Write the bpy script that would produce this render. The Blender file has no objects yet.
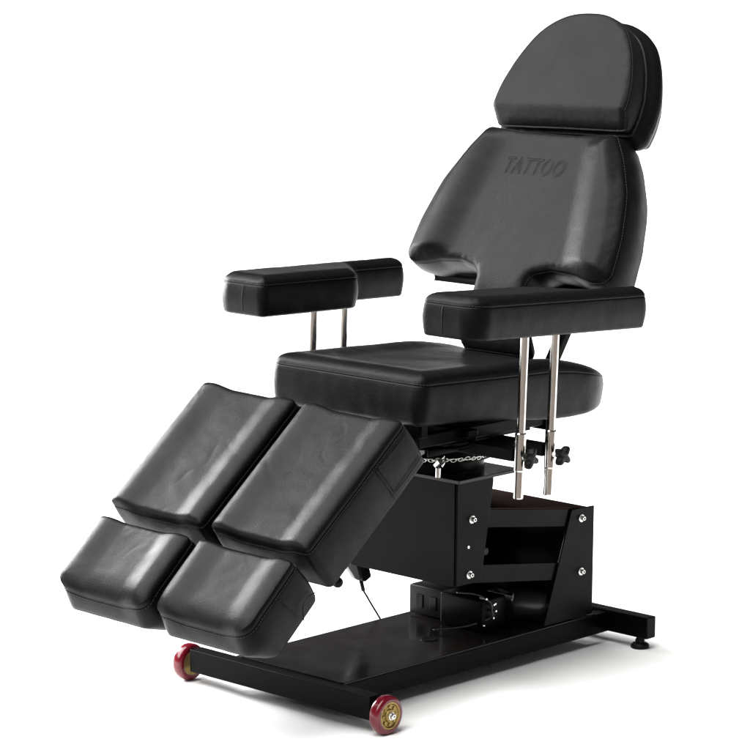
import bpy, bmesh, math, random
import numpy as np
from mathutils import Vector, Matrix, noise
from mathutils.geometry import delaunay_2d_cdt
random.seed(7)
S = bpy.context.scene
C = S.collection
ORG = Vector((0, .43, 0))

# ------------------------------------------------------------------ materials
def new_mat(name):
    m = bpy.data.materials.new(name); m.use_nodes = True
    nt = m.node_tree; b = nt.nodes['Principled BSDF']
    return m, nt, b
def N(nt, t, **kw):
    n = nt.nodes.new(t)
    for k, v in kw.items():
        if k in n.inputs.keys(): n.inputs[k].default_value = v
        else: setattr(n, k, v)
    return n
def leather(name, base, rough, grain=1.0, spec=.5):
    m, nt, b = new_mat(name)
    tc = N(nt, 'ShaderNodeTexCoord')
    vo = N(nt, 'ShaderNodeTexVoronoi', feature='DISTANCE_TO_EDGE'); vo.inputs['Scale'].default_value = 520
    n1 = N(nt, 'ShaderNodeTexNoise'); n1.inputs['Scale'].default_value = 330; n1.inputs['Detail'].default_value = 4
    n2 = N(nt, 'ShaderNodeTexNoise'); n2.inputs['Scale'].default_value = 38; n2.inputs['Detail'].default_value = 5; n2.inputs['Roughness'].default_value = .6
    n3 = N(nt, 'ShaderNodeTexNoise'); n3.inputs['Scale'].default_value = 9; n3.inputs['Detail'].default_value = 3
    for n in (vo, n1, n2, n3): nt.links.new(tc.outputs['Object'], n.inputs['Vector'])
    mp = N(nt, 'ShaderNodeMapRange'); mp.inputs['From Max'].default_value = .25
    nt.links.new(vo.outputs['Distance'], mp.inputs['Value'])
    b1 = N(nt, 'ShaderNodeBump'); b1.inputs['Strength'].default_value = .24*grain; b1.inputs['Distance'].default_value = .0006
    b2 = N(nt, 'ShaderNodeBump'); b2.inputs['Strength'].default_value = .40*grain; b2.inputs['Distance'].default_value = .0009
    b3 = N(nt, 'ShaderNodeBump'); b3.inputs['Strength'].default_value = .12*grain; b3.inputs['Distance'].default_value = .004
    nt.links.new(mp.outputs['Result'], b1.inputs['Height'])
    nt.links.new(n1.outputs['Fac'], b2.inputs['Height'])
    nt.links.new(n2.outputs['Fac'], b3.inputs['Height'])
    nt.links.new(b3.outputs['Normal'], b2.inputs['Normal']); nt.links.new(b2.outputs['Normal'], b1.inputs['Normal'])
    nt.links.new(b1.outputs['Normal'], b.inputs['Normal'])
    r = N(nt, 'ShaderNodeMapRange'); r.inputs['From Min'].default_value = .3; r.inputs['From Max'].default_value = .7
    r.inputs['To Min'].default_value = rough-.05; r.inputs['To Max'].default_value = rough+.06
    nt.links.new(n3.outputs['Fac'], r.inputs['Value']); nt.links.new(r.outputs['Result'], b.inputs['Roughness'])
    b.inputs['Base Color'].default_value = (*base, 1)
    b.inputs['Specular IOR Level'].default_value = spec
    return m
def metal_black(name, base, rough, spec, bump=.15):
    m, nt, b = new_mat(name)
    tc = N(nt, 'ShaderNodeTexCoord')
    n1 = N(nt, 'ShaderNodeTexNoise'); n1.inputs['Scale'].default_value = 420; n1.inputs['Detail'].default_value = 3
    n2 = N(nt, 'ShaderNodeTexNoise'); n2.inputs['Scale'].default_value = 14; n2.inputs['Detail'].default_value = 5
    nt.links.new(tc.outputs['Object'], n1.inputs['Vector']); nt.links.new(tc.outputs['Object'], n2.inputs['Vector'])
    bp = N(nt, 'ShaderNodeBump'); bp.inputs['Strength'].default_value = bump; bp.inputs['Distance'].default_value = .0005
    nt.links.new(n1.outputs['Fac'], bp.inputs['Height']); nt.links.new(bp.outputs['Normal'], b.inputs['Normal'])
    r = N(nt, 'ShaderNodeMapRange'); r.inputs['From Min'].default_value = .3; r.inputs['From Max'].default_value = .7
    r.inputs['To Min'].default_value = rough-.06; r.inputs['To Max'].default_value = rough+.1
    nt.links.new(n2.outputs['Fac'], r.inputs['Value']); nt.links.new(r.outputs['Result'], b.inputs['Roughness'])
    b.inputs['Base Color'].default_value = (*base, 1); b.inputs['Specular IOR Level'].default_value = spec
    return m
def metal(name, col, rough):
    m, nt, b = new_mat(name)
    tc = N(nt, 'ShaderNodeTexCoord'); n2 = N(nt, 'ShaderNodeTexNoise'); n2.inputs['Scale'].default_value = 60
    nt.links.new(tc.outputs['Object'], n2.inputs['Vector'])
    r = N(nt, 'ShaderNodeMapRange'); r.inputs['To Min'].default_value = rough*.7; r.inputs['To Max'].default_value = rough*1.4
    nt.links.new(n2.outputs['Fac'], r.inputs['Value']); nt.links.new(r.outputs['Result'], b.inputs['Roughness'])
    b.inputs['Base Color'].default_value = (*col, 1); b.inputs['Metallic'].default_value = 1
    return m
def plain(name, col, rough, spec=.5):
    m, nt, b = new_mat(name)
    tc = N(nt, 'ShaderNodeTexCoord'); n2 = N(nt, 'ShaderNodeTexNoise'); n2.inputs['Scale'].default_value = 80
    nt.links.new(tc.outputs['Object'], n2.inputs['Vector'])
    r = N(nt, 'ShaderNodeMapRange'); r.inputs['To Min'].default_value = max(0, rough-.08); r.inputs['To Max'].default_value = rough+.08
    nt.links.new(n2.outputs['Fac'], r.inputs['Value']); nt.links.new(r.outputs['Result'], b.inputs['Roughness'])
    b.inputs['Base Color'].default_value = (*col, 1); b.inputs['Specular IOR Level'].default_value = spec
    return m
M_LEA = leather('black_vinyl', (.0036, .0036, .0043), .345, 1, .088)
M_LEAH = leather('black_vinyl_matt', (.0062, .0062, .0074), .46, 1, .095)
M_STITCH = plain('stitch_thread', (.018, .018, .020), .5)
M_BLK = metal_black('black_powder_coat', (.0018, .0018, .0018), .30, .045)
M_BLKG = metal_black('black_gloss_steel_sheet', (.0075, .0062, .0058), .16, .20, .05)
M_BRNREFL = metal_black('dark_brown_cover_sheet', (.034, .023, .021), .6, .0, .06)  # black gloss sheet; its warm reflection is painted in as brown base colour
M_CHR = metal('chrome_tube', (.66, .64, .61), .13)
M_ZINC = metal('zinc_bolt', (.7, .7, .68), .25)
M_RED = plain('crimson_wheel_rubber', (.115, .003, .010), .20)
M_GOLD = metal('brass_rim', (.30, .21, .075), .48)
M_PLA = plain('black_plastic', (.0045, .0045, .0045), .42, .12)
M_GREY = plain('grey_plastic', (.22, .22, .22), .4)
M_WIRE = plain('wire_insulation', (.05, .05, .05), .4)
mf, nt, b = new_mat('white_studio_floor')
b.inputs['Base Color'].default_value = (.9, .9, .9, 1); b.inputs['Roughness'].default_value = .9; b.inputs['Specular IOR Level'].default_value = .1
n = N(nt, 'ShaderNodeTexNoise'); n.inputs['Scale'].default_value = 3
mx = N(nt, 'ShaderNodeMix', data_type='RGBA'); mx.inputs['A'].default_value = (.89, .89, .89, 1); mx.inputs['B'].default_value = (.91, .91, .91, 1)
nt.links.new(n.outputs['Fac'], mx.inputs['Factor']); nt.links.new(mx.outputs['Result'], b.inputs['Base Color'])
M_FLOOR = mf

# ------------------------------------------------------------------ object helpers
CHAIR = bpy.data.objects.new('tattoo_chair', None); C.objects.link(CHAIR); CHAIR.location = ORG
CHAIR['label'] = 'black padded tattoo chair with split leg rests and red wheels on a steel base'
CHAIR['category'] = 'tattoo chair'
def obj(name, me, mat, parent=CHAIR, smooth=False, label=None):
    if isinstance(me, bmesh.types.BMesh):
        bm = me; me = bpy.data.meshes.new(name); bmesh.ops.recalc_face_normals(bm, faces=bm.faces); bm.to_mesh(me); bm.free()
    o = bpy.data.objects.new(name, me); C.objects.link(o)
    me.materials.clear(); me.materials.append(mat)
    if smooth is True:
        for f in me.polygons: f.use_smooth = True
    elif smooth:
        for f in me.polygons: f.use_smooth = True
        me.set_sharp_from_angle(angle=math.radians(smooth))
    o.parent = parent
    if parent is CHAIR: o.location = -ORG
    if label: o['label'] = label
    return o
def box(bm, x0, x1, y0, y1, z0, z1, bev=.002, seg=2):
    m = Matrix.Translation(((x0+x1)/2, (y0+y1)/2, (z0+z1)/2)) @ Matrix.Diagonal((x1-x0, y1-y0, z1-z0, 1))
    r = bmesh.ops.create_cube(bm, size=1, matrix=m)
    if bev: bmesh.ops.bevel(bm, geom=list({e for v in r['verts'] for e in v.link_edges}), offset=bev, segments=seg, affect='EDGES', profile=.5)
def prism(bm, pts, x0, x1, bev=.0015):     # polygon in (y, z), extruded along x
    a = [bm.verts.new((x0, y, z)) for y, z in pts]; c = [bm.verts.new((x1, y, z)) for y, z in pts]
    n = len(pts); fs = [bm.faces.new(a), bm.faces.new(c[::-1])]
    for i in range(n): fs.append(bm.faces.new((a[i], c[i], c[(i+1) % n], a[(i+1) % n])))
    bmesh.ops.recalc_face_normals(bm, faces=fs)
    if bev: bmesh.ops.bevel(bm, geom=list({e for f in fs for e in f.edges}), offset=bev, segments=2, affect='EDGES', profile=.5)
def tube(bm, pts, r, seg=16, cap=True, radii=None):
    pts = [Vector(p) for p in pts]; rings = []; up = None
    for i, p in enumerate(pts):
        t = (pts[min(i+1, len(pts)-1)]-pts[max(i-1, 0)]).normalized()
        if up is None:
            up = t.orthogonal().normalized()
        up = (up-t*up.dot(t)).normalized(); s = t.cross(up)
        rr = radii[i] if radii else r
        rings.append([bm.verts.new(p+up*rr*math.cos(2*math.pi*k/seg)+s*rr*math.sin(2*math.pi*k/seg)) for k in range(seg)])
    for a, c in zip(rings, rings[1:]):
        for k in range(seg): bm.faces.new((a[k], a[(k+1) % seg], c[(k+1) % seg], c[k]))
    if cap: bm.faces.new(rings[0][::-1]); bm.faces.new(rings[-1])
def lathe(bm, prof, M, seg=40):            # prof: (radius, height) about local z of M
    rings = []
    for r, h in prof:
        if r < 1e-6: rings.append([bm.verts.new(M @ Vector((0, 0, h)))])
        else: rings.append([bm.verts.new(M @ Vector((r*math.cos(2*math.pi*k/seg), r*math.sin(2*math.pi*k/seg), h))) for k in range(seg)])
    for a, c in zip(rings, rings[1:]):
        for k in range(seg):
            k2 = (k+1) % seg
            if len(a) == 1 and len(c) == 1: continue
            if len(a) == 1: bm.faces.new((a[0], c[k2], c[k]))
            elif len(c) == 1: bm.faces.new((a[k], a[k2], c[0]))
            else: bm.faces.new((a[k], a[k2], c[k2], c[k]))
def smooth_pts(ctrl, n=12):
    ctrl = [Vector(c) for c in ctrl]; out = []
    P = [ctrl[0]*2-ctrl[1]]+ctrl+[ctrl[-1]*2-ctrl[-2]]
    for i in range(1, len(P)-2):
        for k in range(n):
            t = k/n; a, b_, c, d = P[i-1], P[i], P[i+1], P[i+2]
            out.append(.5*((2*b_)+(-a+c)*t+(2*a-5*b_+4*c-d)*t*t+(-a+3*b_-3*c+d)*t**3))
    out.append(ctrl[-1]); return out
AX = Matrix.Rotation(math.radians(90), 4, 'Y')      # local z -> world +x

# ------------------------------------------------------------------ cushions
def round_poly(pts, step=.0035):
    """pts: (u, v, radius), counter-clockwise -> dense outline (numpy)"""
    out = []; n = len(pts)
    for i in range(n):
        p = np.array(pts[i][:2], float); a = np.array(pts[i-1][:2], float); c = np.array(pts[(i+1) % n][:2], float); r = pts[i][2]
        d1 = (a-p)/np.linalg.norm(a-p); d2 = (c-p)/np.linalg.norm(c-p)
        ang = math.acos(np.clip(d1@d2, -1, 1)); 
        if r <= 0 or ang > 3.1: out.append(p); continue
        t = r/math.tan(ang/2); cen = p+(d1+d2)/np.linalg.norm(d1+d2)*r/math.sin(ang/2)
        s = p+d1*t-cen; e = p+d2*t-cen; tot = math.pi-ang
        sg = np.sign(s[0]*e[1]-s[1]*e[0]); k = max(3, int(tot*r/step)+1)
        for j in range(k+1):
            w = sg*tot*j/k; out.append(cen+np.array([s[0]*math.cos(w)-s[1]*math.sin(w), s[0]*math.sin(w)+s[1]*math.cos(w)]))
    out = np.array(out); q = np.vstack([out, out[:1]]); L = np.r_[0, np.cumsum(np.linalg.norm(np.diff(q, axis=0), axis=1))]
    m = int(L[-1]/step); s = np.linspace(0, L[-1], m, endpoint=False)
    return np.stack([np.interp(s, L, q[:, 0]), np.interp(s, L, q[:, 1])], 1)
def edge_dist(P, O):
    A = O; B = np.roll(O, -1, 0); D = B-A; LL = (D*D).sum(1); best = np.full(len(P), 1e9)
    for s in range(0, len(P), 2000):
        p = P[s:s+2000]; v = p[:, None]-A[None]; t = np.clip((v*D[None]).sum(2)/LL, 0, 1)
        best[s:s+2000] = np.sqrt(((v-t[..., None]*D[None])**2).sum(2)).min(1)
    return best
def inside(P, O):
    x, y = P[:, 0:1], P[:, 1:2]; A = O; B = np.roll(O, -1, 0)
    c = ((A[:, 1] > y) != (B[:, 1] > y)) & (x < (B[:, 0]-A[:, 0])*(y-A[:, 1])/(B[:, 1]-A[:, 1]+1e-15)+A[:, 0])
    return c.sum(1) % 2 == 1
def cushion(outline, T, re, rh, top=None, grid=.006, rb=.010, bulge=.003, seam=.004, pucker=.0006, wr=.0008, seed=0, deform=None, frame=None, roll=None, kd=None, crease=0):
    """outline CCW in (u, v); rim of the top panel at w=0; T = depth below the rim"""
    O = outline; n = len(O)
    tan = np.roll(O, -1, 0)-np.roll(O, 1, 0); tan /= np.linalg.norm(tan, axis=1)[:, None]
    nor = np.stack([tan[:, 1], -tan[:, 0]], 1)
    th = np.linspace(0, math.pi/2, 8)[1:]
    pts = [O]
    for t in th:
        d = re*(1-math.cos(t)); R = O-nor*d; ok = inside(R, O); R = R[ok]; R = R[edge_dist(R, O) > d-2e-4]
        pts.append(R)
    u = np.arange(O[:, 0].min(), O[:, 0].max(), grid); v = np.arange(O[:, 1].min(), O[:, 1].max(), grid)
    G = np.stack(np.meshgrid(u, v), -1).reshape(-1, 2); G[:, 0] += (np.round((G[:, 1]-v[0])/grid) % 2)*grid*.5
    G = G[inside(G, O)]; G = G[edge_dist(G, O) > re+grid*.5]; pts.append(G)
    allp = np.vstack(pts)
    vs, es, fs, *_ = delaunay_2d_cdt([Vector(p) for p in allp], [(i, (i+1) % n) for i in range(n)], [], 1, 1e-6)
    V2 = np.array([tuple(p) for p in vs]); d = edge_dist(V2, O); d[:n] = 0
    dd = np.clip((re-d)/re, 0, 1); W = rh*np.sqrt(1-dd*dd) if roll is None else roll(V2)
    verts = []
    for i in range(len(V2)):
        uu, vv = V2[i]; w = W[i]; k = sst(0, kd or re, d[i])
        if top: w += top(uu, vv, d[i])*k
        w += wr*k*(noise.noise(Vector((uu*14, vv*14, seed)))+.5*noise.noise(Vector((uu*37+5, vv*37, seed+3))))
        if crease:
            q = noise.noise(Vector((uu*16+vv*9, vv*13-uu*5, seed*1.7+43))); mk = max(0, noise.noise(Vector((uu*11, vv*8, seed*1.7+57)))-.05)
            w -= crease*k*mk*(max(0, 1-abs(q)*5)**2)*4
        w += pucker*math.exp(-((d[i]-.010)/.009)**2)*noise.noise(Vector((uu*85, vv*85, seed+9)))*2
        verts.append((uu, vv, w))
    faces = [tuple(f) for f in fs]
    # wall
    prof = [(.0006, -.0015), (.0004, -seam+.0008), (-.0014, -seam), (.0004, -seam-.0009), (.0012, -seam-.003)]
    H0 = -seam-.003; H1 = -(T-rb)
    for k in range(1, 9):
        t = k/8; prof.append((.0012*(1-t)+bulge*math.sin(math.pi*t), H0+(H1-H0)*t))
    for k in range(1, 6):
        t = k/5*math.pi/2; prof.append((-rb*(1-math.cos(t)), H1-rb*math.sin(t)))
    prev = list(range(n)); side = []
    for off, w in prof:
        cur = []
        for i in range(n):
            p = O[i]+nor[i]*off
            ww = 0 if w > -.01 else .0007*noise.noise(Vector((p[0]*30, p[1]*30, w*30+seed)))
            cur.append(len(verts)); verts.append((p[0]+nor[i][0]*ww, p[1]+nor[i][1]*ww, w))
        for i in range(n): j = (i+1) % n; side.append((prev[i], cur[i], cur[j], prev[j]))
        prev = cur
    faces += side; 
    me = bpy.data.meshes.new('cushion')
    if deform: verts = [deform(*v) for v in verts]
    O_, U_, V_, W_ = frame
    verts = [tuple(O_+U_*a+V_*b_+W_*c) for a, b_, c in verts]
    me.from_pydata(verts, [], faces+[tuple(prev[::-1])]); me.validate()
    bm = bmesh.new(); bm.from_mesh(me)
    big = [f for f in bm.faces if len(f.verts) > 8]; bmesh.ops.triangulate(bm, faces=big, ngon_method='EAR_CLIP')
    bmesh.ops.recalc_face_normals(bm, faces=bm.faces); bm.to_mesh(me); bm.free()
    def surf(a, b_, c):
        if deform: a, b_, c = deform(a, b_, c)
        return O_+U_*a+V_*b_+W_*c
    return me, surf, O, nor
def stitches(name, O, nor, surf, w, off, parent, lo=0, hi=1, L=.0042, gap=.0022, r=.00045):
    bm = bmesh.new(); q = np.vstack([O, O[:1]]); S_ = np.r_[0, np.cumsum(np.linalg.norm(np.diff(q, axis=0), axis=1))]
    nn = np.vstack([nor, nor[:1]]); s = S_[-1]*lo
    def at(s):
        return np.array([np.interp(s, S_, q[:, 0]), np.interp(s, S_, q[:, 1])]), np.array([np.interp(s, S_, nn[:, 0]), np.interp(s, S_, nn[:, 1])])
    while s < S_[-1]*hi-L:
        P = []
        for t in (0, .5, 1):
            p, m = at(s+L*t); p = p+m*(off+(.0003 if t == .5 else -.0002)); P.append(surf(p[0], p[1], w))
        tube(bm, P, r, 5); s += L+gap
    return obj(name, bm, M_STITCH, parent, True)
def catmull(ctrl, step=.0035):
    P = [np.array(c, float) for c in ctrl]; n = len(P); out = []
    for i in range(n):
        a, b_, c, d = P[i-1], P[i], P[(i+1) % n], P[(i+2) % n]
        for k in range(16):
            t = k/16; out.append(.5*((2*b_)+(-a+c)*t+(2*a-5*b_+4*c-d)*t*t+(-a+3*b_-3*c+d)*t**3))
    out = np.array(out); q = np.vstack([out, out[:1]]); L = np.r_[0, np.cumsum(np.linalg.norm(np.diff(q, axis=0), axis=1))]
    m = int(L[-1]/step); s = np.linspace(0, L[-1], m, endpoint=False)
    return np.stack([np.interp(s, L, q[:, 0]), np.interp(s, L, q[:, 1])], 1)
def sst(a, b_, x):
    t = min(1, max(0, (x-a)/(b_-a))); return t*t*(3-2*t)
def frame(O, ydir, zdir):
    V_ = Vector((0, ydir, zdir)).normalized(); U_ = Vector((1, 0, 0)); return (Vector(O), U_, V_, U_.cross(V_))
def mirror(pts): return pts+[(-u, v, r) for u, v, r in pts[::-1]]

# --- seat
tilt = .040
def seat_def(u, v, w):
    v0 = .36
    if v > v0:
        mid = -.054; t = (v-v0)/.289; k = max(0, 1-t**1.7)**.68 if w > mid else max(0, 1-t*t)**.5; w = mid+(w-mid)*k
    return u, v, w-.020*sst(v0-.25, v0+.12, v)*sst(.03, .083, -w)
def seat_top(u, v, d): return -.007*sst(.03, .10, d)
fr = frame((0, .185, .637), 1, -tilt)
o_seat = round_poly([(-.203, 0, .022), (.203, 0, .022), (.204, .30, .3), (.203, .645, .145), (-.203, .645, .145), (-.204, .30, .3)], .004)
me, surf, O, nor = cushion(o_seat, .083, .038, .021, seat_top, .007, .012, .003, .003, .0006, .0009, 2, seat_def, fr)
SEAT = obj('seat', me, M_LEA, CHAIR, True)
stitches('stitching', O, nor, surf, -.0008, .0007, SEAT, 0, 1)

# --- backrest
A = math.radians(27.8)
BO = Vector((0, .658, .797)); frB = (BO, Vector((1, 0, 0)), Vector((0, math.sin(A), math.cos(A))), Vector((0, -math.cos(A), math.sin(A))))
bk = [(-.002, -.166, 0), (.098, -.160, .018), (.066, -.075, .10), (.064, -.003, .030), (.120, .012, .03), (.18, .008, .08), (.235, -.006, .10), (.276, .004, .026), (.270, .093, .25), (.247, .190, .22), (.206, .268, .16), (.170, .318, .018), (.07, .310, .3)]
o_b = round_poly([p for p in bk if p[0] > 0]+[(-u, v, r) for u, v, r in bk[::-1] if u > 0], .0035)
EV = [(-.2, .1), (0, .27), (.093, .268), (.19, .245), (.265, .205), (.32, .165)]
def halfw(v):
    if v < -.01: return .27
    return float(np.interp(v, [e[0] for e in EV], [e[1] for e in EV]))
def back_top(u, v, d):
    ur = float(np.interp(v, [0, .3], [.205, .150]))
    h = .019*sst(ur-.058, ur+.018, abs(u))*(1-.5*sst(ur+.02, ur+.075, abs(u)))*sst(-.06, .03, v)
    return h
def back_def(u, v, w):
    if v < 0:
        if w < 0: w *= 1-.62*sst(.02, .10, -v)
        w -= 2.0*v*v
    return u, v, w
me, surfB, O, nor = cushion(o_b, .088, .018, .011, back_top, .0055, .010, .005, .003, .0004, .0008, 5, back_def, frB, None, .032)
BACK = obj('backrest', me, M_LEA, CHAIR, True)
stitches('stitching', O, nor, surfB, -.0008, .0007, BACK, 0, 1)
# embossed lettering
cu = bpy.data.curves.new('lettering', 'FONT'); cu.body = 'TATTOO'; cu.size = .058; cu.shear = .28; cu.space_character = 1.12
cu.fill_mode = 'NONE'; cu.bevel_depth = .00034; cu.bevel_resolution = 1; cu.resolution_u = 6
to = bpy.data.objects.new('lettering', cu); C.objects.link(to)
bpy.context.view_layer.update()
tm = bpy.data.meshes.new_from_object(to.evaluated_get(bpy.context.evaluated_depsgraph_get())); bpy.data.objects.remove(to)
xs = [v.co.x for v in tm.vertices]; x0, x1 = min(xs), max(xs); ys = [v.co.y for v in tm.vertices]; y0, y1 = min(ys), max(ys)
for v in tm.vertices:
    u = -.082+(v.co.x-x0)/(x1-x0)*.158; vv = .212+(v.co.y-y0)/(y1-y0)*.038
    w = .012+back_top(u, vv, .1)+.0008*(noise.noise(Vector((u*14, vv*14, 5)))+.5*noise.noise(Vector((u*37+5, vv*37, 8))))
    v.co = surfB(u, vv, w+v.co.z*.8)
obj('lettering', tm, M_LEA, BACK, True)

# --- headrest: domed front pad on a thicker rear body
HO = Vector((0, .821, 1.126)); frH = (HO, Vector((1, 0, 0)), frB[2], frB[3])
dome = [(.172, -.030, .012), (.176, .010, .05), (.168, .058, .12), (.146, .126, .12), (.110, .180, .10), (.058, .212, .10), (0, .2185, .3)]
def dome_out(sc, cu, v1, top, lo):
    R_ = [(a, b_) for a, b_ in sc]; L_ = [(-a, b_) for a, b_ in sc[::-1] if a > 1e-6]
    q = catmull(R_+L_, .0035)
    return q
hp = [(.02, -.030), (.09, -.0305), (.150, -.0305), (.168, -.027), (.1735, -.012), (.1755, .015), (.170, .058), (.1475, .122), (.112, .177), (.060, .210), (0, .2185)]
o_h = dome_out(hp, 0, 0, 0, 0)
roll_h = lambda u, w: u*.022
def head_def(u, v, w):
    if v < .002 and w > -.03: w -= (.002-v)*.95*min(1, (w+.03)/.03)
    return u, v+u*.022, w
me, surf, O, nor = cushion(o_h, .055, .012, .006, lambda u, v, d: .002, .005, .006, .003, .002, .0004, .0010, 11, head_def, frH)
HEAD = obj('headrest', me, M_LEAH, CHAIR, True)
stitches('stitching', O, nor, surf, -.0008, .0007, HEAD, 0, 1)
body = [(.150, -.046, .03), (.186, -.004, .05), (.187, .060, .12), (.168, .130, .12), (.128, .188, .10), (.070, .232, .10), (0, .245, .3)]
hbp = [(a*1.036, b_*1.006 if b_ > 0 else b_-.008) for a, b_ in hp]
o_hb = dome_out(hbp, 0, 0, 0, 0)
frHB = (HO+frB[3]*(-.0495), frH[1], frH[2], frH[3])
me, surf, O, nor = cushion(o_hb, .073, .008, .002, None, .010, .016, .015, .002, .0004, .0008, 13, lambda u, v, w: (u, v+u*.022, w), frHB)
HB = obj('headrest_body', me, M_LEA, HEAD, True)
bm = bmesh.new()                                    # flap seams of the rear body
def side_pt(O, nor, surf, s, w, off=.0035, T=.066, rb=.007, B=.003):
    tt = min(1, max(0, (-w-.0055)/(T-rb-.006))); off = .0010*(1-tt)+B*math.sin(math.pi*tt)+.0002
    i = int(s*len(O)) % len(O); p = O[i]+nor[i]*off; return surf(p[0], p[1], w)
kr = next(i for i in range(len(O)) if O[i][0] > .1 and O[i][1] > .058)/len(O)
tube(bm, [side_pt(O, nor, surf, kr, w, T=.070, rb=.016, B=.015) for w in np.linspace(-.006, -.052, 12)], .0009, 6)
tube(bm, [side_pt(O, nor, surf, kr-k/len(O), -.034, T=.070, rb=.016, B=.015) for k in range(0, 22)], .0009, 6)
obj('flap_seam', bm, M_LEA, HB, True)

# --- leg rests
def pad(u0, u1, vl, r0, rf=None):
    return round_poly([(u0, 0, (rf or r0)*.8), (u1, 0, rf or r0), (u1+.001, vl/2, .5), (u1, vl, r0), (u0, vl, r0), (u0-.001, vl/2, .5)], .0035)
def chan(u, depth):
    t = abs(abs(u)-.136)/.124
    return depth*(1-sst(.36, .78, t))
def pad_roll(vl, ru, r0, r1, rh=.016):
    def f(P):
        du = np.minimum(P[:, 0]-.012, .263-P[:, 0]); q = lambda d, r: np.sqrt(np.clip(1-np.clip(1-d/r, 0, 1)**2, 0, 1))
        return rh*q(np.clip(du, 0, None), ru)*q(np.clip(P[:, 1], 0, None), r0)*q(np.clip(vl-P[:, 1], 0, None), r1)
    return f
ULF = frame((0, -.188, .387), .777, .630); LLF = frame((0, -.336, .256), .747, .664)
def up_def(sx):
    def f(u, v, w):
        w2 = w-chan(u, .011)*min(1, max(0, (w+.03)/.03))
        return u*sx, v, w2-.034*u*sx
    return f
def lo_def(sx):
    def f(u, v, w):
        w0 = w
        if w < 0:
            D = .106+.002*sst(-.01, .10, v); w *= D/.108
        if v < .06:
            a = min(-w, .045) if w < 0 else 0
            b_ = max(0, -w-.045)
            v -= (.24*a-.55*b_)*(1-v/.06)**1.5
        w -= chan(u, .010)*min(1, max(0, (w0+.03)/.03))
        w -= .006*(1-sst(0, .05, v))
        return u*sx, v, w-.020*u*sx
    return f
PADS = []
for sx, side in ((1, 'near'), (-1, 'far')):
    o = pad(.013, .262, .328, .013); 
    me, surf, O, nor = cushion(o, .105, .030, .016, None, .0042, .010, .003, .004, .0003, .0012, 21+sx, up_def(sx), ULF, pad_roll(.328, .034, .012, .016), None, .0006)
    P = obj('calf_rest', me, M_LEA, CHAIR, True); PADS.append(P)
    stitches('stitching', O, nor, surf, -.0066, .0014, P)
    if sx == 1:
        bm = bmesh.new()
        sp = lambda v, w, off=.0042: surf(.262+off, v, w)
        for v0 in (.215, .222): tube(bm, [sp(v0+.004*k/8, w) for k, w in enumerate(np.linspace(-.008, -.094, 9))], .0008, 6)
        tube(bm, smooth_pts([sp(.228, -.082), sp(.27, -.083), sp(.318, -.080)]), .0011, 6)
        tube(bm, smooth_pts([sp(.228, -.012), sp(.26, -.017), sp(.318, -.019)]), .0007, 6)
        obj('flap_seam', bm, M_PLA, P, True)
    o = pad(.013, .257, .168, .015, .036)
    me, surf, O, nor = cushion(o, .108, .030, .016, None, .0045, .026, .003, .004, .0003, .0012, 31+sx, lo_def(sx), LLF, pad_roll(.168, .034, .030, .012), None, .0005)
    P = obj('foot_rest', me, M_LEA, CHAIR, True); PADS.append(P)
    stitches('stitching', O, nor, surf, -.0066, .0014, P)
    if sx == 1:
        bm = bmesh.new(); sp = lambda v, w, off=.0042: surf(.262+off, v, w)
        tube(bm, [sp(.095+.012*k/8, w) for k, w in enumerate(np.linspace(-.008, -.092, 9))], .0008, 6)
        tube(bm, smooth_pts([sp(.107, -.085), sp(.12, -.066), sp(.140, -.062), sp(.158, -.070)]), .0011, 6)
        obj('flap_seam', bm, M_PLA, P, True)

# --- armrests
def arm_outline():
    return round_poly([(-.067, 0, .014), (.070, 0, .042), (.071, .517, .014), (.024, .517, .014), (.024, .354, .038), (-.067, .272, .038)], .0035)
for sx in (1, -1):
    fr = (Vector((.280*sx, .171, .797)), Vector((1, 0, 0)), Vector((0, 1, -.036)).normalized(), Vector((0, .036, 1)).normalized())
    def arm_def(u, v, w, sx=sx): return u*sx, v, w+sx*.006*(1-v/.52)
    def arm_top(u, v, d): return .004
    me, surf, O, nor = cushion(arm_outline(), .066, .024, .013, arm_top, .005, .007, .003, .0025, .0005, .0006, 41+sx, arm_def, fr)
    ARM = obj('armrest', me, M_LEA, CHAIR, True)
    stitches('stitching', O, nor, surf, -.0008, .0007, ARM)
    i0 = int(np.argmin([(abs(p[0]+.011)+abs(p[1])) for p in O])); bm = bmesh.new()
    tube(bm, [side_pt(O, nor, surf, i0/len(O), w) for w in np.linspace(-.006, -.057, 12)], .0010, 6)
    obj('front_seam', bm, M_PLA, ARM, True)

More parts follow.
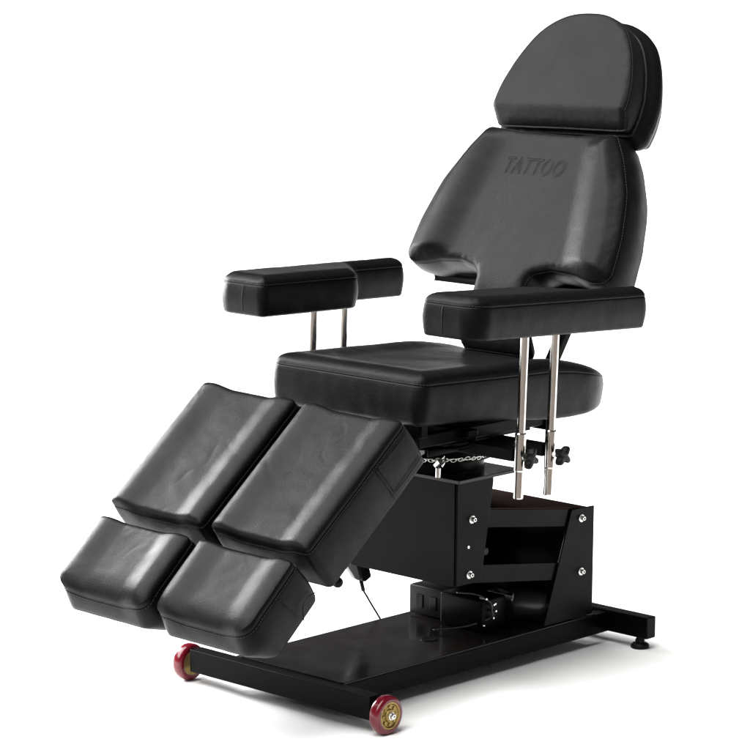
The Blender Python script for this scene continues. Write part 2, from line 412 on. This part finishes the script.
# --- posts, sleeves and star knobs
def posts(sx):
    for y, top, bot in ((.3785, .730, .402), (.4705, .728, .396)):
        dy = .040
        def P(z, x=.285*sx): return Vector((x, y+(z-.46)*dy, z))
        bm = bmesh.new(); tube(bm, [P(.48), P(top)], .0084, 32)
        po = obj('armrest_post', bm, M_CHR, CHAIR, 20)
        bm = bmesh.new(); tube(bm, [P(bot-.0005), P(bot+.0012), P(.500)], .0098, 32, True, [.0092, .0099, .0099])
        obj('lower_tube', bm, M_CHR, po, 20)
        bm = bmesh.new()
        zs = [.455, .4565, .4575, .5285, .5295, .531]; zs = [z-(.006 if y > .4 else 0) for z in zs]
        tube(bm, [P(z) for z in zs], .01, 32, True, [.0104, .0110, .0114, .0114, .0110, .0104])
        sl = obj('sleeve', bm, M_CHR, po, 12)
        # star knob, axis along +y and a little outward
        zc = (.484 if y < .4 else .478)
        ax = Vector((sx, .08 if y < .4 else .0, 0)).normalized(); c = P(zc)+ax*(.0055 if y < .4 else .0125)
        kn = bmesh.new(); tube(kn, [c-ax*.004, c+ax*.016], .0042, 12)
        e1 = ax.cross(Vector((0, 0, 1))).normalized(); e2 = ax.cross(e1); rot = .45 if y < .4 else .7
        ring = []
        nseg = 48
        for h, sc in ((.012, .80), (.014, .96), (.018, 1), (.023, 1), (.0265, .94), (.028, .78)):
            rr = []
            for k in range(nseg):
                a = 2*math.pi*k/nseg; r = (.0160+.0062*math.cos(4*(a+rot)))*sc
                rr.append(kn.verts.new(c+ax*h+e1*r*math.cos(a)+e2*r*math.sin(a)))
            ring.append(rr)
        for a_, b_ in zip(ring, ring[1:]):
            for k in range(nseg): kn.faces.new((a_[k], a_[(k+1) % nseg], b_[(k+1) % nseg], b_[k]))
        kn.faces.new(ring[0][::-1]); kn.faces.new(ring[-1])
        obj('star_knob', kn, M_PLA, po, 50)
        bm = bmesh.new(); tube(bm, [P(zc), c+ax*.006], .0062, 6)
        obj('nut', bm, M_ZINC, po)
posts(1); posts(-1)

# --- seat support: cross bars to the sleeves, under-frame, turntable, chain
bm = bmesh.new()
for y, z in ((.378, .487), (.468, .485)):
    box(bm, -.277, .277, y-.011, y+.011, z-.0125, z+.0125, .002)
obj('armrest_crossbar', bm, M_BLK)
bm = bmesh.new()
box(bm, -.175, .175, .215, .235, .525, .552); box(bm, -.175, .175, .59, .61, .495, .525)
box(bm, -.17, -.15, .215, .61, .505, .530); box(bm, .15, .17, .215, .61, .505, .530)
box(bm, -.16, .16, .30, .56, .497, .507, .001)
box(bm, -.05, .19, .335, .365, .512, .528, .002)
obj('seat_frame', bm, M_BLK)
bm = bmesh.new()
lathe(bm, [(0, .424), (.10, .424), (.10, .446), (.118, .447), (.118, .4495), (.10, .4505), (.10, .470), (.128, .471), (.128, .479), (0, .479)], Matrix.Translation((.015, .435, 0)), 64)
TT = obj('turntable', bm, M_BLK, CHAIR, 35)
bm = bmesh.new()
nl = 104; Rr = .124
for k in range(nl):
    a = 2*math.pi*k/nl; c = Vector((.015+Rr*math.cos(a), .435+Rr*math.sin(a), .456+.0012*math.sin(k*2.3)))
    t = Vector((-math.sin(a), math.cos(a), 0)); up = Vector((0, 0, 1)); rad = Vector((math.cos(a), math.sin(a), 0))
    s = up if k % 2 else rad; s = (s+.5*(rad if k % 2 else up)).normalized()
    pts = [c+t*.0056*math.cos(2*math.pi*j/12)+s*.0040*math.sin(2*math.pi*j/12) for j in range(13)]
    tube(bm, pts, .0012, 7, False)
obj('chain', bm, M_ZINC, TT, True)
bm = bmesh.new()
tube(bm, [(.122, .325, .4275), (.122, .325, .4460)], .0052, 20)
tube(bm, [(.112, .330, .450), (.130, .322, .462)], .006, 6); tube(bm, [(.100, .300, .478), (.104, .296, .480), (.112, .288, .482)], .006, 6)
tube(bm, smooth_pts([(.138, .318, .452), (.142, .322, .462), (.134, .332, .470), (.126, .330, .464)]), .0018, 8)
obj('locking_bolt', bm, M_ZINC, TT, 40)
bm = bmesh.new()
tube(bm, smooth_pts([(.095, .27, .489), (.13, .30, .488), (.17, .335, .492), (.182, .36, .501), (.178, .37, .512)]), .0028, 10)
prism(bm, [(.27, .478), (.27, .492), (.42, .486), (.42, .480)], .142, .147, .0005)
obj('swivel_lever', bm, M_BLK, CHAIR, True)

# --- backrest mounting frame (behind the cushion)
bm = bmesh.new()
for x in (-.085, .085):
    pts = [(.64, .52), (.70, .59), (.775, .700), (.86, .86), (.94, 1.01)]
    for (ya, za), (yb, zb) in zip(pts, pts[1:]):
        d = Vector((0, yb-ya, zb-za)); n_ = Vector((0, -d.z, d.y)).normalized()*.007
        prism(bm, [(ya+n_.y, za+n_.z), (yb+n_.y, zb+n_.z), (yb-n_.y, zb-n_.z), (ya-n_.y, za-n_.z)], x-.014, x+.014, .001)
box(bm, -.10, .10, .935, .949, 1.0, 1.03, .002); box(bm, -.10, .10, .63, .65, .505, .53, .002)
obj('back_frame', bm, M_BLK)
bm = bmesh.new()
for x in (-.05, .05):
    tube(bm, [Vector((x, .91, .98)), Vector((x, 1.005, 1.16))], .006, 16)
box(bm, -.07, .07, .955, .975, 1.125, 1.16, .002)
obj('headrest_bracket', bm, M_CHR, CHAIR, 40)

# --- leg rest supports (under the pads)
bm = bmesh.new()
for x in (-.137, .137):
    a = ULF[0]+ULF[2]*.30+ULF[3]*(-.116); b_ = ULF[0]+ULF[2]*(-.02)+ULF[3]*(-.116)
    tube(bm, [Vector((x, .235, .530)), Vector((x, a.y, a.z)), Vector((x, b_.y, b_.z)), Vector((x, -.16, .275))], .011, 14)
    p0 = ULF[0]+ULF[2]*.09+ULF[3]*(-.12)
    tube(bm, [Vector((x-.1, p0.y, p0.z)), Vector((x+.1, p0.y, p0.z))], .009, 14)
obj('leg_rest_frame', bm, M_BLK, CHAIR, 40)
bm = bmesh.new()
tube(bm, [(.13, .018, .285), (.136, .03, .272)], .006, 14); 
bmesh.ops.create_uvsphere(bm, u_segments=24, v_segments=16, radius=.0105, matrix=Matrix.Translation((.135, .028, .268)))
obj('leg_rest_knob', bm, M_PLA, CHAIR, True)

# --- lift column
X = .146
bm = bmesh.new()
prism(bm, [(.356, .204), (.356, .414), (.4655, .414), (.4655, .402), (.4315, .204)], X-.004, X)
obj('column_side_plate', bm, M_BLK)
bm = bmesh.new()
prism(bm, [(.356, .204), (.356, .414), (.4655, .414), (.4655, .402), (.4315, .204)], -X, -X+.004)
obj('column_side_plate', bm, M_BLK)
bm = bmesh.new(); box(bm, -X+.0045, X-.0045, .3535, .3585, .203, .414, .001)
obj('column_front_plate', bm, M_BLK)
bm = bmesh.new(); prism(bm, [(.348, .4145), (.348, .4215), (.535, .4215), (.535, .4145)], -.157, .157, .001)
obj('column_top_plate', bm, M_BLKG)
bm = bmesh.new()
U0, U1 = (.395, .3365), (.760, .2835); L0, L1 = (.385, .2245), (.760, .1700)
def arm(bm, p, q, h, x0, x1):
    d = Vector((q[0]-p[0], q[1]-p[1])).normalized(); n_ = Vector((-d.y, d.x))*h/2
    prism(bm, [(p[0]-n_.x, p[1]-n_.y), (q[0]-n_.x, q[1]-n_.y), (q[0]+n_.x, q[1]+n_.y), (p[0]+n_.x, p[1]+n_.y)], x0, x1, .001)
arm(bm, U0, U1, .037, -.1405, -.134); obj('upper_lift_arm', bm, M_BLK)
bm = bmesh.new(); arm(bm, U0, U1, .037, .134, .1405)
LNK = obj('upper_lift_arm', bm, M_BLK)
bm = bmesh.new(); arm(bm, (.372, .3595), (.784, .2999), .004, -.1395, .1395); obj('cover_sheet', bm, M_BRNREFL, LNK)
bm = bmesh.new(); arm(bm, L0, L1, .037, .134, .1405); arm(bm, L0, L1, .037, -.1405, -.134); arm(bm, (.40, .205), (.70, .1615), .003, -.133, .133)
obj('lower_lift_arm', bm, M_BLK)
bp = [(.631, .0735), (.790, .0735), (.790, .3055), (.715, .3075)]
for s in (1, -1):
    bm = bmesh.new(); prism(bm, bp, *((X-.0045, X-.0005) if s > 0 else (-X+.0005, -X+.0045))); obj('rear_bracket_plate', bm, M_BLK)
bm = bmesh.new(); box(bm, -X+.005, X-.005, .786, .790, .0737, .290, .001); obj('rear_bracket_back', bm, M_BLK)
def bolt(y, z, r=.0085, x=X):
    bm = bmesh.new(); Mx = Matrix.Translation((x, y, z)) @ AX
    lathe(bm, [(r, -.0002), (r, .0010), (r*.92, .0014), (0, .0014)], Mx, 28)
    o = obj('pivot_bolt', bm, M_ZINC, CHAIR, 40)
    bm = bmesh.new(); lathe(bm, [(r*.62, .0022), (r*.62, .0075), (r*.5, .0088), (r*.34, .0088), (r*.30, .0055), (0, .0055)], Mx, 6)
    obj('bolt_head', bm, M_ZINC, o)
    bm = bmesh.new(); lathe(bm, [(r*.28, .0057), (0, .0060)], Mx, 6); obj('socket', bm, M_PLA, o)
for y, z in ((.401, .335), (.395, .223)): bolt(y, z)
for y, z in ((.747, .285), (.749, .171)): bolt(y, z)
bm = bmesh.new(); lathe(bm, [(.003, 0), (.003, .0012), (0, .0014)], Matrix.Translation((X, .3905, .280)) @ AX, 16); obj('rivet', bm, M_ZINC, CHAIR, 40)
bm = bmesh.new(); lathe(bm, [(.008, -.003), (.008, .0032), (.0065, .0045), (0, .0045)], Matrix.Translation((.1405, .447, .262)) @ AX, 24)
obj('stop_roller', bm, M_PLA, CHAIR, 40)

# --- actuator, motor, control box and its wires on the base
bm = bmesh.new(); tube(bm, [(.02, .40, .24), (.02, .72, .125)], .022, 24); tube(bm, [(.02, .66, .147), (.02, .745, .117)], .030, 24)
ACT = obj('actuator', bm, M_PLA, CHAIR, 40)
bm = bmesh.new()
Mx = Matrix.Translation((.055, .640, .108)) @ Matrix.Rotation(math.radians(-52), 4, 'Z') @ Matrix.Rotation(math.radians(-90), 4, 'X') @ Matrix.Rotation(math.radians(180), 4, 'X')
lathe(bm, [(0, -.07), (.028, -.07), (.030, -.066), (.030, -.004), (.028, 0), (.0265, .001), (.010, .002), (.008, .004), (0, .004)], Mx, 48)
obj('motor', bm, metal_black('motor_housing', (.02, .02, .02), .3, .5), ACT, 40)
bm = bmesh.new(); box(bm, -.134, -.030, .524, .640, .0745, .136, .004, 3)
CB = obj('control_box', bm, M_PLA, CHAIR, 40)
bm = bmesh.new()
for x in (-.112, -.074): box(bm, x, x+.018, .5215, .5235, .090, .118, .0005)
box(bm, -.040, -.034, .521, .5235, .080, .128, .0005)
obj('socket', bm, metal_black('gloss_plastic', (.002, .002, .002), .2, .1), CB)
bm = bmesh.new(); box(bm, -.026, .09, .500, .575, .0745, .142, .005, 3)
obj('gearbox', bm, M_BLK, ACT, 40)
bm = bmesh.new()
tube(bm, smooth_pts([(.03, .49, .150), (.075, .50, .152), (.098, .515, .138), (.100, .52, .118), (.097, .52, .104), (.06, .485, .085), (.01, .44, .0765)]), .0017, 8)
obj('wire', bm, M_WIRE, CB, True)
for p in [(.096, .505, .145), (.104, .52, .132), (.105, .525, .118), (.103, .52, .104), (.0905, .505, .088), (.0905, .54, .128)]:
    bm = bmesh.new(); lathe(bm, [(0, -.016), (.0022, -.016), (.0022, .002), (0, .0022)], Matrix.Translation(p) @ AX, 8)
    obj('wire_terminal', bm, M_ZINC, CB)

# --- hand control with its lead
HX = -.17
bm = bmesh.new(); prism(bm, [(.385, .216), (.418, .215), (.4355, .161), (.417, .1525), (.410, .155)], HX-.012, HX+.012, .003)
HC = obj('hand_control', bm, M_PLA, CHAIR, 40)
bm = bmesh.new(); prism(bm, [(.366, .196), (.390, .210), (.409, .158), (.402, .157), (.392, .163)], HX-.006, HX+.006, .002); obj('grey_face', bm, M_GREY, HC)
bm = bmesh.new()
tube(bm, smooth_pts([(HX, .414, .158), (HX, .420, .136), (HX, .434, .116), (HX, .450, .094), (HX, .474, .062), (HX-.004, .500, .025), (HX-.02, .54, .004), (HX-.05, .60, .004), (HX+.02, .70, .004), (HX+.06, .72, .004)]), .0021, 8)
obj('lead', bm, M_PLA, HC, True)
bm = bmesh.new(); tube(bm, [(HX, .413, .160), (HX, .422, .132)], .0042, 10); obj('strain_relief', bm, M_PLA, HC, True)
bm = bmesh.new(); box(bm, HX-.004, -.1465, .390, .410, .212, .216, .001); box(bm, -.1505, -.1465, .390, .410, .208, .260, .001); obj('hand_control_hook', bm, M_BLK, CHAIR)

# --- base
zl, zh = .0246, .0706
bm = bmesh.new(); box(bm, -.247, .247, 0, .032, zl, zh, .0022, 3); FB = obj('front_crossbar', bm, M_BLK)
bm = bmesh.new(); box(bm, -.2475, .2475, .8466, .8765, zl, zh, .0022, 3); RB = obj('rear_crossbar', bm, M_BLK)
for s in (1, -1):
    bm = bmesh.new(); a, c = sorted((s*.1445, s*.115)); box(bm, a, c, .0322, .8464, zl, zh-.0032, .002); obj('side_rail', bm, M_BLK)
bm = bmesh.new(); box(bm, -X, X, .0325, .800, zh-.0030, zh+.0004, .0008); BP = obj('base_plate', bm, M_BLKG)
bm = bmesh.new(); lathe(bm, [(.018, 0), (.018, .0012), (.016, .0018), (.013, .0018), (.011, .0012), (0, .0012)], Matrix.Translation((.04, .395, .071)), 40); obj('blanking_cap', bm, M_PLA, BP, 40)
bm = bmesh.new()
pts = []
for k in range(26):
    x = -.140+.288*k/25; pts.append((x+random.uniform(-.001, .001), .0322+random.uniform(-.0004, .0004), zh+.0004))
tube(bm, pts, .0013, 8); obj('weld_bead', bm, M_BLK, FB, True)
bm = bmesh.new()
for k in range(8): pass
tube(bm, [(.1458, .8455, zl+.004), (.1462, .8458, .045), (.146, .8455, zh-.002)], .0015, 8); obj('weld_bead', bm, M_BLK, RB, True)
def wheel():
    bm = bmesh.new(); R_ = .0375
    Mx = Matrix.Translation((.270, .020, R_)) @ AX
    hub = bpy.data.objects.new('caster_wheel', None); C.objects.link(hub); hub.parent = CHAIR; hub.location = Vector((.270, .020, R_))-ORG
    L_ = Matrix.Identity(4) @ AX
    lathe(bm, [(.025, -.0115), (.031, -.0122), (.0345, -.0105), (.0368, -.007), (R_, -.002), (R_, .002), (.0368, .007), (.0345, .0105), (.031, .0122), (.0268, .0125), (.0255, .0112), (.0255, -.010)], L_, 64)
    obj('tyre', bm, M_RED, hub, 50)
    bm = bmesh.new()
    lathe(bm, [(.0253, -.0110), (0, -.0110)], L_, 48)
    lathe(bm, [(.0262, .0095), (.0262, .0122), (.0235, .0122), (.0225, .0095), (.0205, .0085), (.0130, .0090), (.0115, .0130), (.0085, .0135), (0, .0135)], L_, 48)
    for k in range(8):
        a = 2*math.pi*k/8; p = Vector((0, .0172*math.cos(a), .0172*math.sin(a)))
        lathe(bm, [(.0034, .0088), (.0030, .0112), (0, .0114)], Matrix.Translation(p) @ AX, 12)
    obj('rim', bm, M_GOLD, hub, 50)
    bm = bmesh.new(); lathe(bm, [(.0078, .0136), (.0078, .0152), (.0060, .0158), (.0060, .0205), (.0045, .0220), (.0025, .0220), (.0020, .0190), (0, .0190)], L_, 20)
    obj('axle_bolt', bm, M_ZINC, hub, 40)
    return hub
w1 = wheel()
w2 = w1.copy(); C.objects.link(w2); w2.location = Vector((-.270, .020, .0375))-ORG; w2.rotation_euler = (0, 0, math.pi)
for ch in list(w1.children):
    c = ch.copy(); C.objects.link(c); c.parent = w2
def foot(x):
    hub = bpy.data.objects.new('levelling_foot', None); C.objects.link(hub); hub.parent = CHAIR; hub.location = Vector((x, .861, 0))-ORG
    bm = bmesh.new(); lathe(bm, [(0, 0), (.0185, 0), (.0200, .003), (.0195, .0075), (.0150, .0110), (.0085, .0120), (.0080, .0150), (0, .015)], Matrix.Identity(4), 40); obj('foot_pad', bm, M_PLA, hub, 50)
    bm = bmesh.new(); lathe(bm, [(0, .012), (.0110, .0125), (.0110, .0185), (.0085, .019), (.0085, .030), (0, .030)], Matrix.Identity(4), 6); obj('stem', bm, M_PLA, hub)
    return hub
foot(.219); foot(-.219)

# --- white paper sweep under the chair, unseen dark ground added camera-side to dim reflections
bm = bmesh.new()
nrm = Vector((.684, -.729, 0)).normalized(); sd = Vector((-nrm.y, nrm.x, 0)); e = nrm*.58
q = [e-sd*300, e+sd*300, e+sd*300-nrm*600, e-sd*300-nrm*600]
f_ = bm.faces.new([bm.verts.new(p) for p in q]); bmesh.ops.recalc_face_normals(bm, faces=[f_])
fl = obj('floor', bm, M_FLOOR, None); fl['kind'] = 'structure'
bm = bmesh.new(); bmesh.ops.create_grid(bm, x_segments=4, y_segments=4, size=400, matrix=Matrix.Translation((0, 0, -.004)))
g_ = obj('ground', bm, plain('studio_concrete', (.12, .102, .09), .8, .2), None); g_['kind'] = 'structure'  # unseen, added so chrome and side faces mirror something dim and warm

# ------------------------------------------------------------------ light
w = bpy.data.worlds.new('World'); S.world = w; w.use_nodes = True; nt = w.node_tree; bg = nt.nodes['Background']
tc = N(nt, 'ShaderNodeTexCoord'); sp_ = N(nt, 'ShaderNodeSeparateXYZ'); mr = N(nt, 'ShaderNodeMapRange')
nt.links.new(tc.outputs['Generated'], sp_.inputs[0]); nt.links.new(sp_.outputs['Z'], mr.inputs['Value'])
mr.inputs['From Min'].default_value = .06; mr.inputs['From Max'].default_value = .16; mr.inputs['To Min'].default_value = 1.05; mr.inputs['To Max'].default_value = .10
bg.inputs['Color'].default_value = (1, 1, 1, 1); nt.links.new(mr.outputs['Result'], bg.inputs['Strength'])
def sun(name, direction, strength, ang):
    l = bpy.data.lights.new(name, 'SUN'); l.energy = strength; l.angle = math.radians(ang); l.color = (1, .99, .975)
    o = bpy.data.objects.new(name, l); C.objects.link(o); o.rotation_euler = Vector(direction).to_track_quat('Z', 'Y').to_euler(); o.location = Vector(direction)*4; return o
sun('overhead_light', (-.28, -.52, 1), 11.0, 68)
def area(name, loc, target, size, power):
    l = bpy.data.lights.new(name, 'AREA'); l.shape = 'RECTANGLE'; l.size, l.size_y = size; l.energy = power
    o = bpy.data.objects.new(name, l); C.objects.link(o); o.location = loc
    o.rotation_euler = (Vector(loc)-Vector(target)).to_track_quat('Z', 'Y').to_euler(); return o
area('left_softbox', (-2.3, -.35, 1.9), (0, .2, .7), (.9, 1.2), 40)
area('left_strip_light', (-2.6, .25, 1.05), (0, .3, .75), (.50, 1.2), 108)

# ------------------------------------------------------------------ camera
f, yaw, pit, cx, cy, cz, roll = 2790.934, .7529, .1618, 3.7173, -3.6961, 1.5109, .008
import numpy as _np
_p = [float(v) for v in (f, yaw, pit, cx, cy, cz)]
fw = Vector((-math.sin(yaw)*math.cos(pit), math.cos(yaw)*math.cos(pit), -math.sin(pit)))
r0 = Vector((math.cos(yaw), math.sin(yaw), 0)); u0 = r0.cross(fw)
r_ = r0*math.cos(roll)+u0*math.sin(roll); u_ = -r0*math.sin(roll)+u0*math.cos(roll)
cam = bpy.data.cameras.new('Camera'); co = bpy.data.objects.new('Camera', cam); C.objects.link(co)
Mt = Matrix((r_, u_, -fw)).transposed().to_4x4(); Mt.translation = Vector((cx, cy, cz)); co.matrix_world = Mt
cam.sensor_width = 36; cam.lens = f/750*36; cam.clip_end = 2000; S.camera = co
S.view_settings.view_transform = 'Standard'; S.view_settings.look = 'None'; S.view_settings.exposure = 0; S.view_settings.gamma = 1
